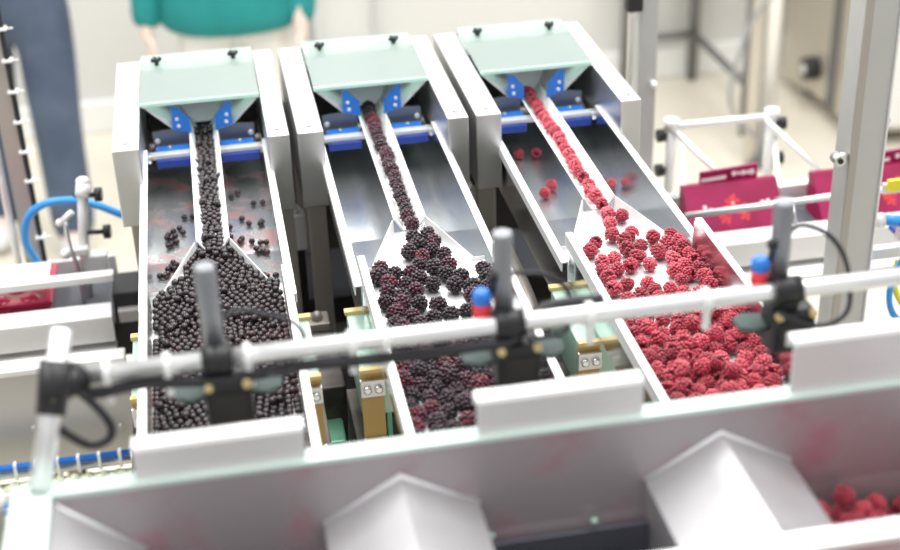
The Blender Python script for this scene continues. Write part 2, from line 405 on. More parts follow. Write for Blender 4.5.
t = thing('added_rear_sheet', 'added dark sheet behind the feeder heads, keeping their gaps dark', 'added sheet', (-.05, .54, 0))  # dark sheet added so the gaps between the heads stay dark
bm = NB(); bx(bm, -.395, .285, .535, .541, .30, 1.345, bev=.001); obj('dark_sheet', bm, 'dark', t)
for x in (-.38, .27):
    bm = NB(); bx(bm, x-.012, x+.012, .5415, .562, .001, 1.30, bev=.001); obj('leg', bm, 'leg', t)
# ribbed hose beside the raspberry tray
bm = NB(); pth = smooth_path([(.092, .135, 1.262), (.095, .08, 1.268), (.095, .01, 1.268), (.095, -.06, 1.262), (.095, -.10, 1.235)], 16)
tube(bm, pth, [.009 + .0022*(i % 2) for i in range(len(pth))], 12)
tag(obj('ribbed_hose', bm, 'leg'), 'brown ribbed hose in the dark gap left of the raspberry lane', 'hose')

# ------------------------------------------------------------------ conveyor crossing under the feeder heads
cv = thing('conveyor', 'pale steel conveyor crossing under the feeder heads with a dark belt', 'conveyor', (.1, .4, 0))
bm = NB(); bx(bm, -1.3, 1.6, .31, .49, 1.070, 1.096, bev=.004); obj('belt', bm, 'belt', cv)
for x0, x1 in ((-1.3, -.470), (.445, 1.6)):
    bm = NB(); prism(bm, [(.285, 1.086), (.285, 1.128), (.300, 1.142), (.306, 1.142), (.306, 1.086)], 'x', x0, x1); obj('side_rail', bm, 'rail', cv)
    bm = NB(); bx(bm, x0, x1, .262, .306, 1.070, 1.0745, bev=.001); obj('lower_ledge', bm, 'rail', cv)
    bm = NB(); bx(bm, x0, x1, .494, .500, 1.06, 1.125, bev=.001); obj('rear_rail', bm, 'rail', cv)
bm = NB(); bx(bm, -.470, .445, .300, .305, 1.062, 1.108, bev=.001); obj('middle_rail', bm, 'dark', cv)  # dark colour puts in the shade under the heads; outer rails are pale
bm = NB(); bx(bm, -1.3, 1.6, .35, .45, 1.02, 1.0705, bev=.001); obj('conveyor_bed', bm, 'dark', cv)
for x in (-1.15, .95, 1.5):
    for y in (.36, .44):
        bm = NB(); bx(bm, x-.02, x+.02, y-.02, y+.02, .001, 1.0205, bev=.001); obj('leg', bm, 'leg', cv)
# guide rails
t = thing('guide_rail', 'flat white guide rail over the left end of the conveyor belt', 'guide rail', (-.8, .33, 1.13))
bm = NB(); bx(bm, -1.3, -.462, .325, .345, 1.166, 1.178, bev=.002); obj('rail_bar', bm, 'rail', t)
bm = NB(); bx(bm, -1.3, -.56, .355, .40, 1.164, 1.172, bev=.002); obj('rear_bar', bm, 'trimw', t)
for x in (-1.2, -.64):
    bm = NB(); tube(bm, [(x, .3015, 1.139), (x, .335, 1.150), (x, .335, 1.167)], .004, 8); obj('bracket', bm, 'steel', t)
bm = NB(); bx(bm, -.585, -.482, .348, .356, 1.1665, 1.172, bev=.001); obj('sensor_strip', bm, 'black', t)
t = thing('guide_rail', 'thin white guide rod in front of the magenta sleeves on the conveyor', 'guide rail', (.8, .32, 1.142))
bm = NB(); tube(bm, [(.44, .325, 1.168), (1.6, .325, 1.196)], .0055, 10); obj('rail_rod', bm, 'rodw', t)
for x, z in ((.62, 1.173), (1.1, 1.184)):
    bm = NB(); tube(bm, [(x, .3015, 1.139), (x, .325, z)], .0035, 8); obj('bracket', bm, 'steel', t)
t = thing('guide_rail', 'rear white guide rail behind the magenta sleeves on the conveyor', 'guide rail', (.9, .45, 1.125))
bm = NB(); tube(bm, [(.44, .47, 1.128), (1.6, .47, 1.142)], .005, 10); obj('rail_rod', bm, 'rodw', t)
bm = NB(); bx(bm, .60, .80, .458, .464, 1.12, 1.135, bev=.001); obj('rail_plate', bm, 'rail', t)
for x in (.55, 1.25):
    bm = NB(); tube(bm, [(x, .497, 1.124), (x, .47, 1.132)], .0035, 8); obj('bracket', bm, 'steel', t)

# magenta card sleeves and film-topped punnet on the belt
def sleeve(x, y, w, label, tilt=0):
    t = thing('punnet_sleeve', label, 'packaging', (x, y, 1.0965), 'magenta punnet sleeves on the conveyor')
    h = w/2
    bm = NB()
    prism(bm, [(y-.045, 1.0968), (y+.035, 1.0968), (y+.035, 1.168), (y+.022, 1.170)], 'x', x-h, x+h); b = obj('sleeve_body', bm, 'magenta', t)
    if w < .1: return t
    bm = NB(); prism(bm, [(x-h*.60, 1.160), (x+h*.62, 1.165), (x+h*.62, 1.194), (x-h*.60, 1.188)], 'y', y+.030, y+.0352); hd = obj('header_flap', bm, 'magenta', t)
    bm = NB()
    bx(bm, x-h*.58, x-h*.05, y+.0288, y+.0302, 1.172, 1.178, rot=Matrix.Rotation(-.06, 3, 'Y'))
    obj('pale_band', bm, 'packpale', hd)
    for dx, r in ((.12, .0045), (.22, .003), (.32, .0045), (.42, .0035), (.5, .005)):
        bm = NB(); tube(bm, [(x+h*dx, y+.0288, 1.181), (x+h*dx, y+.0302, 1.181)], r, 10); obj('printed_fruit', bm, 'packpale', hd)
    # prints lie on the sloping front of the sleeve
    def dot(name, dx, k, r, m, lift):
        n = V((0, -.0732, .067)).normalized(); p = V((x+h*dx, y-.045+.067*k, 1.0968+.0732*k))
        bm = NB(); tube(bm, [p + n*(lift-.0006), p + n*lift], r, 14); obj(name, bm, m, b)
    if w > .1:
        for bx_, bk in ((-.02, .62), (.17, .45), (-.24, .42)):
            for q in range(12):
                a = q*2.4; rr_ = .0036*math.sqrt(q)
                dot('printed_drupelet', bx_+rr_*math.cos(a)/h, bk+rr_*1.15*math.sin(a)/.0992, .0034, 'packred', .0006)
        for dx, k, r in ((-.02, .62, .0022), (.17, .46, .0022), (-.62, .60, .0035), (-.5, .55, .003), (.6, .58, .004), (.72, .60, .0035)): dot('printed_pale_spot', dx, k, r, 'packpale', .0010)
    return t
sleeve(.552, .405, .165, 'magenta card punnet sleeve on the conveyor beside the raspberry lane')
sleeve(.845, .405, .165, 'magenta card punnet sleeve right of the tall post on the conveyor')
sleeve(.728, .405, .060, 'narrow end of a magenta sleeve just left of the tall post')
t = thing('fruit_punnet', 'red film-topped fruit punnet on the conveyor at the left edge', 'punnet', (-.70, .40, 1.0965))
bm = NB(); bx(bm, -.78, -.565, .345, .465, 1.0968, 1.130, bev=.006); obj('tray', bm, 'film', t)
bm = NB(); bx(bm, -.785, -.56, .34, .47, 1.1295, 1.136, bev=.002); obj('film_lid', bm, 'film', t)
bm = NB()
for i in range(9): ball(bm, (-.77+.022*i, .36+.03*(i % 2), 1.132), .014, 10, (1.3, 1.3, .6))
obj('film_bulges', bm, 'film', t)
# steel bracket end between left conveyor and lane 1
t = thing('conveyor_motor', 'black motor block at the end of the left conveyor rail', 'motor', (-.44, .34, 1.05))
bm = NB(); bx(bm, -.468, -.425, .315, .385, 1.0968, 1.150, bev=.004); obj('motor_body', bm, 'black', t)
bm = NB(); bx(bm, -.462, -.43, .30, .3145, 1.105, 1.128, bev=.003); obj('face_plate', bm, 'panel', t)

# ------------------------------------------------------------------ left side panel and lower rail
t = thing('side_panel', 'grey steel side panel under the left conveyor', 'panel', (-.8, .2, 0))
bm = NB(); bx(bm, -1.25, -.452, .205, .212, .935, 1.100, bev=.001); obj('panel_sheet', bm, 'panel', t)
bm = NB(); bx(bm, -1.25, -.452, .190, .222, 1.1005, 1.110, bev=.002); obj('top_ledge', bm, 'rail', t)
for x, z in ((-.50, 1.085), (-.475, .985), (-.60, 1.0)):
    screw(t, (x, .2048, z), .005, 'y')
for x in (-1.2, -.60):
    bm = NB(); bx(bm, x-.015, x+.015, .212, .242, .001, 1.1, bev=.001); obj('leg', bm, 'leg', t)
DZ = .022
t = thing('lower_conveyor', 'low blue-edged conveyor strip beneath the grey side panel', 'conveyor', (-.8, .12, 0))
bm = NB(); bx(bm, -1.2, -.462, .112, .155, .928, .942, bev=.001); obj('strip_bed', bm, 'cream', t)
for y, z, m in ((.150, .972, 'blue'), (.150, .959, 'rodw'), (.118, .945, 'rodw'), (.113, .9345, 'hoseb'), (.106, .925, 'blue')):
    bm = NB(); tube(bm, [(-1.2, y, z), (-.462, y, z)], .0055, 8); obj('blue_edge' if m != 'rodw' else 'white_rod', bm, m, t)
for i in range(7):
    bm = NB(); bx(bm, -.66+i*.03, -.655+i*.03, .144, .156, .952, .979, bev=.001); obj('white_clip', bm, 'trimw', t)
bm = NB()
for i in range(24):
    x = -.64 + i*.0072
    ball(bm, (x, .133+.010*math.sin(i*2.1), .944), .008, 8)
obj('cream_padding', bm, 'cream', t)
for x in (-1.1, -.47):
    bm = NB(); bx(bm, x-.008, x+.008, .09, .17, .001, .9005+DZ, bev=.001); obj('leg', bm, 'leg', t)

# ------------------------------------------------------------------ upright posts
t = thing('frame_post', 'wide grey upright post at the left behind the conveyor', 'post', (-.614, .62, 0))
bm = NB(); bx(bm, -.628, -.600, .60, .64, .001, 2.1, bev=.002); obj('post_body', bm, 'leg', t)
bm = NB(); tube(bm, [(-.596, .598, .2), (-.596, .598, 2.05)], .0042, 10); cb = obj('cable_bundle', bm, 'black', t)
for i in range(14):
    z = 1.07 + i*.052
    bm = NB(); bx(bm, -.604, -.588, .589, .606, z, z+.004, bev=.0008); tube(bm, [(-.588, .596, z+.002), (-.578, .590, z+.004)], .0015, 6); obj('cable_tie', bm, 'trimw', cb)
bm = NB(); tube(bm, [(-.640, .597, .3), (-.640, .597, 2.05)], .006, 10); obj('white_conduit', bm, 'rodw', t)
bm = NB(); tube(bm, smooth_path([(-.602, .585, 1.03), (-.604, .57, 1.086), (-.614, .55, 1.140), (-.602, .545, 1.185), (-.571, .54, 1.209), (-.524, .535, 1.212), (-.490, .53, 1.202), (-.44, .525, 1.175), (-.41, .52, 1.165)], 8), .0065, 10)
tag(obj('air_hose', bm, 'hoseb'), 'blue air hose looping past the left upright post', 'hose')

# adjustable clamp stand on the left guide rail
t = thing('clamp_stand', 'pale clamp stand with black knobs on the left conveyor', 'clamp', (-.50, .42, 1.0965))
bm = NB(); tube(bm, [(-.5145, .42, 1.0968), (-.5065, .42, 1.20), (-.495, .42, 1.285)], .0085, 14); obj('stand_post', bm, 'rail', t)
bm = NB(); tube(bm, [(-.497, .407, 1.275), (-.494, .42, 1.290)], .0105, 14); ball(bm, (-.494, .42, 1.295), .0105, 12, (1, 1, .6)); obj('post_cap', bm, 'trimw', t)
for x, z in ((-.474, 1.272), (-.470, 1.208)):
    bm = NB(); tube(bm, [(x-.036, .419, z), (x, .415, z)], .004, 8); tube(bm, [(x-.004, .415, z), (x+.006, .414, z)], .011, 12); obj('knob', bm, 'black', t)
bm = NB(); tube(bm, smooth_path([(-.528, .405, 1.235), (-.527, .40, 1.20), (-.519, .395, 1.150), (-.519, .39, 1.10)], 4), .0035, 8); obj('thin_rod', bm, 'steel', t)
bm = NB(); tube(bm, [(-.535, .405, 1.236), (-.515, .405, 1.252)], .005, 8); ball(bm, (-.537, .405, 1.236), .006, 8); obj('rod_head', bm, 'rail', t)
bm = NB(); bx(bm, -.532, -.50, .398, .415, 1.178, 1.190, bev=.002); ball(bm, (-.535, .40, 1.184), .0085, 10); obj('rod_clamp', bm, 'rail', t)
bm = NB(); bx(bm, -.512, -.475, .405, .43, 1.140, 1.172, bev=.003); obj('post_clamp', bm, 'rail', t)

t = thing('frame_post', 'tall square steel post standing right of the raspberry lane', 'post', (.60, .075, 0))
bm = NB(); bx(bm, .575, .624, .052, .098, .001, 2.1, bev=.002); obj('post_body', bm, 'postst', t)
bm = NB(); bx(bm, .5755, .5865, .0505, .0523, .3, 2.1, bev=.0005); obj('shaded_side_strip', bm, 'leg', t)  # darker steel strip paints in the post's shaded left face
bm = NB(); bx(bm, .6242, .6268, .049, .054, .3, 2.1, bev=.0005); obj('bright_edge', bm, 'rim', t)
bm = NB(); tube(bm, [(.576, .06, 1.375), (.560, .05, 1.377)], .0055, 10); tube(bm, [(.556, .038, 1.376), (.556, .055, 1.376)], .0085, 14); obj('bolt_tab', bm, 'steel', t)
bm = NB(); tube(bm, [(.556, .0375, 1.376), (.556, .036, 1.376)], .004, 10); obj('tab_hole', bm, 'dark', t)
bm = NB(); ball(bm, (.628, .06, 1.42), .006, 8); obj('side_bolt', bm, 'steel', t)

t = thing('frame_post', 'steel post rising behind the right edge of the raspberry feeder head', 'post', (.458, .62, 0))
bm = NB(); bx(bm, .441, .474, .60, .64, .001, 2.1, bev=.002); obj('post_body', bm, 'postst', t)
bm = NB(); tube(bm, [(.424, .597, 1.25), (.424, .597, 2.05)], .005, 10); obj('thin_conduit', bm, 'rodw', t)
bm = NB(); bx(bm, .415, .442, .585, .612, 1.425, 1.455, bev=.003); obj('conduit_clamp', bm, 'dark', t)
bm = NB(); tube(bm, [(.468, .6002, 1.29), (.468, .592, 1.29)], .006, 10); ball(bm, (.468, .592, 1.29), .006, 8); obj('bolt', bm, 'trimw', t)

# adjustable side guide with knobs, behind the right conveyor
t = thing('adjustable_guide', 'white adjustable guide frame with black knobs behind the right conveyor', 'guide frame', (.6, .56, 1.0))
for x in (.512, .700):
    bm = NB(); tube(bm, [(x, .62, .95), (x, .62, 1.205)], .009, 12); tube(bm, [(x, .62, 1.192), (x, .62, 1.210)], .013, 12); obj('upright', bm, 'rail', t)
    for z in (1.182, 1.114):
        s = -1 if x < .6 else 1
        bm = NB(); tube(bm, [(x, .62, z), (x+s*.018, .618, z)], .004, 8); tube(bm, [(x+s*.014, .618, z), (x+s*.026, .617, z)], .012, 12); obj('knob', bm, 'black', t)
for x in (.516, .690):
    bm = NB(); bx(bm, x-.004, x+.004, .495, .625, 1.133, 1.141, bev=.001, rot=Matrix.Rotation(-.30, 3, 'Z') @ Matrix.Rotation(.35, 3, 'X')); obj('slanted_bar', bm, 'rodw', t)
    bm = NB(); tube(bm, [(x-.004, .612, 1.195), (x+.10, .51, 1.09)], .0055, 10); obj('slanted_arm', bm, 'rodw', t)
bm = NB(); tube(bm, [(.505, .62, 1.196), (.715, .62, 1.196)], .007, 10); obj('top_rod', bm, 'rail', t)
for x in (.512, .700):
    bm = NB(); bx(bm, x-.012, x+.012, .50, .635, .94, .9505, bev=.001); obj('foot_arm', bm, 'rail', t)

# pneumatic fittings right of the tall post
t = thing('pneumatic_valve', 'pneumatic valve with blue fitting and yellow tag right of the tall post', 'valve', (.68, .07, 1.2))
bm = NB(); bx(bm, .624, .76, .085, .10, 1.185, 1.203, bev=.002); obj('mount_bar', bm, 'rail', t)
bm = NB(); tube(bm, [(.627, .066, 1.262), (.645, .066, 1.262)], .011, 12); obj('fitting', bm, 'rail', t)
bm = NB(); tube(bm, [(.645, .066, 1.262), (.672, .064, 1.258)], .008, 12); obj('blue_fitting', bm, 'hoseb', t)
bm = NB(); tube(bm, [(.668, .06, 1.245), (.80, .02, 1.20)], .013, 14); obj('cylinder', bm, 'rodw', t)
bm = NB(); bx(bm, .672, .80, .08, .098, 1.228, 1.236, bev=.002); obj('blue_bar', bm, 'navy', t)
bm = NB(); bx(bm, .668, .70, .105, .112, 1.285, 1.303, bev=.001); obj('yellow_tag', bm, 'yellowtag', t)
bm = NB(); bx(bm, .665, .76, .1125, .12, 1.278, 1.294, bev=.001); bx(bm, .74, .76, .099, .121, 1.19, 1.29, bev=.001); obj('tag_rail', bm, 'rail', t)
bm = NB(); tube(bm, smooth_path([(.690, .0515, 1.236), (.662, .05, 1.16), (.672, .05, 1.11), (.71, .06, 1.085), (.76, .115, 1.0635)], 6), .005, 8)
tag(obj('air_hose', bm, 'hoseb'), 'short blue air hose at the right edge below the steel cylinder', 'hose')
bm = NB(); tube(bm, smooth_path([(.684, .08, 1.185), (.676, .065, 1.15), (.69, .05, 1.118), (.73, .06, 1.085), (.79, .12, 1.063)], 6), .0045, 8)
tag(obj('air_hose', bm, 'yellowtag'), 'yellow air hose at the right edge behind the rod', 'hose')
t = thing('cross_beam', 'pale steel cross beam low behind the tall right post', 'beam', (.7, .15, 1.1))
bm = NB(); bx(bm, .43, .95, .14, .17, 1.115, 1.140, bev=.002); obj('beam_body', bm, 'rail', t)
bm = NB(); bx(bm, .43, .95, .10, .1395, 1.040, 1.058, bev=.002); obj('lower_beam', bm, 'rail', t)
bm = NB(); tube(bm, [(.66, .12, 1.05), (.60, .155, 1.13)], .010, 10); obj('brace', bm, 'rodw', t)
for x in (.45, .92):
    bm = NB(); bx(bm, x-.012, x+.012, .12, .15, .001, 1.116, bev=.001); obj('leg', bm, 'leg', t)

# ------------------------------------------------------------------ sensor rail in front
RY, RZ = -.66, 1.603
rail = thing('sensor_rail', 'long white round rail crossing above the near ends of the lanes', 'rail', (0, RY, RZ))
bm = NB(); tube(bm, [(-.412, RY, RZ), (.60, RY, RZ)], .0078, 18); obj('rail_tube', bm, 'rodw', rail)
for x in (-.385, -.338, -.275, -.192, -.165, .005, .105):
    bm = NB(); tube(bm, [(x-.0028, RY, RZ), (x+.0028, RY, RZ)], .0108, 16); bx(bm, x-.003, x+.003, RY-.006, RY-.002, RZ-.026, RZ-.009, bev=.0008); obj('cable_tie', bm, 'trimw', rail)
t = thing('rail_post', 'white round post with black clamp at the left end of the sensor rail', 'post', (-.436, RY-.004, 1.52))
bm = NB(); tube(bm, [(-.4405, -.728, 1.548), (-.4265, -.694, 1.598), (-.412, -.662, 1.648)], .0084, 16); obj('post_tube', bm, 'rodw', t)
bm = NB(); tube(bm, [(-.4270, -.697, 1.594), (-.4180, -.675, 1.628)], [.0115, .0135], 16); tube(bm, [(-.424, -.680, 1.604), (-.405, RY, RZ)], .0115, 14); obj('clamp', bm, 'black', t)
bm = NB(); tube(bm, [(-.4235, -.6985, 1.606), (-.4235, -.7005, 1.6055)], .004, 10); obj('clamp_screw', bm, 'brass', t)
# dark cable under the rail
bm = NB(); pts = [(-.404, RY-.006, RZ-.012)] + [(-.39+.03*i, RY-.006+.002*math.sin(i*1.7), RZ-.0135+.002*math.sin(i*1.3)) for i in range(12)] + [(-.03, RY+.012, RZ+.004), (.02, RY+.012, RZ+.006)]
tube(bm, smooth_path(pts, 4), .0048, 8)
tag(obj('cable', bm, 'rubber'), 'black cable tied along the underside of the white rail', 'cable')
bm = NB(); tube(bm, smooth_path([(-.412, -.674, 1.604), (-.400, RY-.014, RZ-.014), (-.390, RY-.018, RZ-.028), (-.386, RY-.02, RZ-.040), (-.391, RY-.024, RZ-.047), (-.406, RY-.03, RZ-.044), (-.426, -.699, 1.586)], 6), .0036, 8)
tag(obj('cable', bm, 'rubber'), 'short black cable loop hanging beside the black clamp', 'cable')

def sensor(x, top, label, side, cap, short):
    t = thing('sensor_unit', label, 'sensor', (x, RY, RZ-.06), 'sensor units on the rail')
    y = RY + .016
    bm = NB(); tube(bm, [(x, y, RZ-.035), (x, y, top-.003), (x, y, top)], [.0085, .0085, .0075], 16); obj('sensor_bar', bm, 'pole', t)
    bm = NB(); tube(bm, [(x-.011, RY, RZ), (x+.013, RY, RZ)], .0118, 16); bx(bm, x-.010, x+.012, RY-.006, RY+.028, RZ-.02, RZ+.003, bev=.004); obj('rail_clamp', bm, 'black', t)
    bm = NB(); bx(bm, x-.012, x+.026, RY-.012, RY+.020, RZ-.056, RZ-.016, bev=.004); b = obj('sensor_body', bm, 'black', t)
    bm = NB(); bx(bm, x-.006, x+.020, RY-.0135, RY-.0118, RZ-.052, RZ-.026, bev=.0005); obj('sensor_window', bm, 'dark', b)
    for s in (-1, 1):
        ball_x = x+.007+s*.015
        bm = NB(); tube(bm, [(ball_x, RY-.010, RZ-.018), (ball_x, RY-.0145, RZ-.018)], .0035, 10); obj('screw', bm, 'brass', b)
    for s in side:
        bm = NB(); q = [(x+.007+s*.010, RY+.006), (x+.007+s*.030, RY-.002), (x+.007+s*.042, RY+.004), (x+.007+s*.044, RY+.020), (x+.007+s*.032, RY+.028), (x+.007+s*.010, RY+.022)]
        prism(bm, q, 'z', RZ-.038, RZ-.034); w = obj('wing_plate', bm, 'wing', t); w['label'] = 'grey-green side plate'
    if cap:
        cx = x - .0185
        bm = NB(); tube(bm, [(cx, RY+.012, RZ+.004), (cx, RY+.012, RZ+.016)], .0075, 14); obj('red_collar', bm, 'red', t)
        bm = NB(); tube(bm, [(cx, RY+.012, RZ+.016), (cx, RY+.012, RZ+.025), (cx, RY+.012, RZ+.028)], [.0078, .0078, .005], 14); obj('blue_cap', bm, 'blue', t)
        bm = NB(); tube(bm, [(cx+.008, RY+.013, RZ+.022), (cx+.010, RY+.013, RZ+.036)], .002, 8); ball(bm, (cx+.010, RY+.013, RZ+.038), .0052, 10); obj('black_knob', bm, 'black', t)
        bm = NB(); bx(bm, cx-.004, x-.008, RY+.008, RY+.017, RZ-.006, RZ+.0045, bev=.001); obj('cap_bracket', bm, 'black', t)
sensor(-.300, 1.679, 'sensor on the rail above the blackcurrant pan, grey bar upright', (-1, 1), False, 0)
sensor(-.0635, 1.679, 'sensor on the rail above the blackberry pan, blue and red cap', (-1, 1), True, 0)
sensor(.1745, 1.679, 'sensor on the rail above the raspberry pan, black knob on its cap', (-1,), True, 0)
for pts, lab in (
    ([(-.297, RY+.02, RZ+.020), (-.28, RY+.028, RZ+.026), (-.255, RY+.03, RZ+.018), (-.235, RY+.026, RZ+.010), (-.228, RY+.016, RZ-.004), (-.24, RY-.008, RZ-.014), (-.262, RY-.012, RZ-.012)], 'thin black cable curling from the sensor above the blackcurrants'),
    ([(-.060, RY+.02, RZ+.034), (-.045, RY+.03, RZ+.030), (-.025, RY+.032, RZ+.024), (-.008, RY+.03, RZ+.012), (-.004, RY+.014, RZ-.004), (-.02, RY-.010, RZ-.008), (-.05, RY-.014, RZ-.008)], 'thin black cable curling from the sensor above the blackberries'),
    ([(.180, RY+.02, RZ+.040), (.198, RY+.03, RZ+.044), (.225, RY+.03, RZ+.030), (.238, RY+.02, RZ+.006), (.232, RY-.004, RZ-.022), (.21, RY-.014, RZ-.030), (.185, RY-.016, RZ-.024), (.165, RY-.014, RZ-.012)], 'grey-black cable loop around the rail beside the raspberry sensor')):
    bm = NB(); tube(bm, smooth_path(pts, 6), .0022, 8); tag(obj('cable', bm, 'rubber'), lab, 'cable', 'sensor cables')

# ------------------------------------------------------------------ collecting hopper in front
HY = -.735; HZ = 1.545; NYE = -.898
hp = thing('collecting_hopper', 'large steel hopper with roof-shaped dividers in the foreground', 'hopper', (-.05, -.82, 1.30))
AP = (-.168, .095); FW = .0625
bm = NB(); prism(bm, [(HY+.002, HZ), (HY, HZ), (HY-.004, 1.46), (HY-.014, 1.40), (HY-.002, 1.40), (HY+.006, 1.46)], 'x', -.432, .62); obj('rear_wall', bm, 'hopst', hp)
bm = NB(); bx(bm, -.452, .62, HY-.001, HY+.016, HZ-.002, HZ+.003, bev=.001); obj('rear_rim', bm, 'mintrim', hp)
bm = NB(); bx(bm, -.438, -.432, NYE, HY+.002, 1.40, HZ, bev=.001); obj('left_wall', bm, 'hopst', hp)
bm = NB(); bx(bm, -.462, -.4315, NYE-.02, HY+.016, HZ-.0015, HZ+.0035, bev=.001); bx(bm, -.462, -.458, NYE-.02, HY+.016, HZ-.12, HZ, bev=.001); obj('left_rim', bm, 'mintrim', hp)
bm = NB(); bx(bm, -.432, .62, NYE-.004, NYE, 1.40, HZ, bev=.001); obj('front_wall', bm, 'hopst', hp)
bm = NB(); bx(bm, -.452, .62, NYE-.018, NYE+.001, HZ-.002, HZ+.003, bev=.001); obj('front_rim', bm, 'rim', hp)
bm = NB(); bx(bm, -.432, .62, NYE, HY-.01, 1.398, 1.404); obj('hopper_floor', bm, 'dark', hp)  # floor coloured dark to put in the shade at the chamber bottoms
bm = NB(); bx(bm, .615, .62, NYE, HY, 1.40, HZ); obj('right_wall', bm, 'hopst', hp)
for a in AP + (.358,):
    bm = NB()
    prism(bm, [(a, 1.5235), (a+FW, 1.4865), (a+FW-.004, 1.40), (a-FW+.004, 1.40), (a-FW, 1.4865)], 'y', NYE+.0005, HY-.0005)
    d = obj('roof_divider', bm, 'divider', hp)
    bm = NB(); tube(bm, [(a-FW, HY-.004, 1.4875), (a, HY-.004, 1.5245), (a+FW, HY-.004, 1.4875)], .0022, 8); obj('weld_seam', bm, 'rim', d)
bm = NB(); prism(bm, [(-.4318, 1.540), (-.369, 1.4865), (-.373, 1.40), (-.4318, 1.40)], 'y', NYE+.0005, HY-.0005); d = obj('end_divider', bm, 'divider', hp)
bm = NB(); tube(bm, [(-.431, HY-.004, 1.541), (-.369, HY-.004, 1.4875)], .0022, 8); obj('weld_seam', bm, 'rim', d)
bm = NB(); bx(bm, -.108, .034, HY-.0145, HY-.012, 1.405, 1.452, bev=.0005); p = obj('chamber_shade', bm, 'shield', hp); p['label'] = 'dark sheet standing in for chamber shade'  # dark sheet stands in for the shade low in the middle chamber
for x in (-.098, -.012):
    bm = NB(); ball(bm, (x, HY-.012, 1.459), .0035, 10); obj('bolt', bm, 'mint', hp)
for x in (-.425, .60):
    for y in (NYE, HY):
        bm = NB(); bx(bm, x-.012, x+.012, y-.012, y+.012, .001, 1.40, bev=.001); obj('leg', bm, 'leg', hp)
for x0, x1, zt, lab in ((-.369, -.239, 1.576, 'white bent gate plate on the hopper rim before the blackcurrant pan'),
                   (-.104, .031, 1.579, 'white bent gate plate on the hopper rim before the blackberry pan'),
                   (.155, .300, 1.596, 'white bent gate plate on the hopper rim right of the raspberry pan')):
    bm = NB()
    prism(bm, [(HY+.004, HZ+.0032), (HY+.004, zt-.003), (HY+.006, zt), (HY+.019, zt+.001), (HY+.021, zt-.002), (HY+.021, zt-.012), (HY+.019, zt-.012), (HY+.019, zt-.003), (HY+.0065, zt-.003), (HY+.006, HZ+.0032)], 'x', x0, x1)
    t = obj('gate_plate', bm, 'rail'); tag(t, lab, 'gate plate', 'gate plates on the hopper rim')
t = thing('edge_post', 'blurred grey upright post at the left edge beside the hopper', 'post', (-.478, -.72, 0))
bm = NB(); bx(bm, -.492, -.472, -.735, -.71, .001, 1.60, bev=.003); obj('post_body', bm, 'leg', t)
bm = NB(); ball(bm, (-.473, -.738, 1.553), .009, 12); obj('white_knob', bm, 'trimw', t)

# ------------------------------------------------------------------ background: table, cabinet, pole, hose
t = thing('steel_table', 'dark-legged steel table far behind the right side', 'table', (1.6, 3.6, 0))
for x, y in ((1.69, 3.82), (1.69, 3.2)):
    bm = NB(); tube(bm, [(x, y-.03, .002), (x, y-.03, .86)], .022, 10); obj('leg', bm, 'tabledk', t)
bm = NB(); tube(bm, [(1.69, 3.79, .20), (1.69, 3.17, .20)], .016, 8); obj('low_rail', bm, 'tabledk', t)
bm = NB(); tube(bm, [(1.69, 3.79, .20), (1.40, 3.80, .20)], .016, 8); obj('rear_rail', bm, 'tabledk', t)
bm = NB(); bx(bm, 1.36, 1.80, 3.15, 3.81, .86, .90, bev=.006); obj('table_top', bm, 'rail', t)
bm = NB(); tube(bm, [(1.40, 3.8, .002), (1.40, 3.8, .86)], .02, 8); obj('leg', bm, 'tabledk', t)
t = thing('white_pole', 'white round pole standing on the floor behind the right conveyor', 'pole', (1.655, 2.9, 0))
bm = NB(); tube(bm, [(1.66, 2.9, .012), (1.66, 2.9, 2.2)], .032, 16); obj('pole_tube', bm, 'rodw', t)
bm = NB(); bx(bm, 1.595, 1.625, 2.90, 2.94, .012, 2.2, bev=.003); obj('shade_side', bm, 'cab', t)  # beige strip stands in for the white pole's shaded side
bm = NB(); tube(bm, [(1.66, 2.9, .001), (1.66, 2.9, .0125)], .06, 20); obj('foot_plate', bm, 'tabledk', t)
bm = NB(); tube(bm, smooth_path([(1.63, 2.86, .66), (1.56, 2.86, .56), (1.52, 2.86, .43), (1.50, 2.86, .30), (1.535, 2.86, .20), (1.60, 2.86, .14), (1.63, 2.86, .10)], 6), .0085, 8)
tag(obj('grey_hose', bm, 'greyhose'), 'grey hose drooping beside the white pole', 'hose')
t = thing('steel_cabinet', 'beige steel cabinet with a round dark handle at the upper right', 'cabinet', (2.4, 3.3, 0))
bm = NB(); prism(bm, [(2.06, 3.22), (2.02, 2.98), (2.03, 2.97), (3.2, 2.78), (3.3, 3.40), (2.02, 3.62)], 'z', .06, 1.9); obj('cabinet_body', bm, 'cab', t)
bm = NB(); prism(bm, [(2.045, 2.966), (3.18, 2.775), (3.18, 2.765), (2.045, 2.956)], 'z', .08, 1.85); obj('front_door', bm, 'rail', t)
bm = NB(); bx(bm, 2.04, 2.07, 3.20, 3.24, .06, 1.9); obj('corner_edge', bm, 'tabledk', t)
bm = NB(); tube(bm, [(2.05, 3.36, .17), (1.995, 3.36, .17)], .045, 20); k = obj('round_handle', bm, 'dark', t)
bm = NB(); tube(bm, [(1.996, 3.36, .17), (1.990, 3.36, .17)], .022, 16); obj('handle_centre', bm, 'rail', k)
for x, y in ((2.1, 3.5), (2.15, 3.0), (3.1, 2.9), (3.15, 3.3)):
    bm = NB(); tube(bm, [(x, y, .001), (x, y, .0605)], .03, 12); obj('foot', bm, 'tabledk', t)

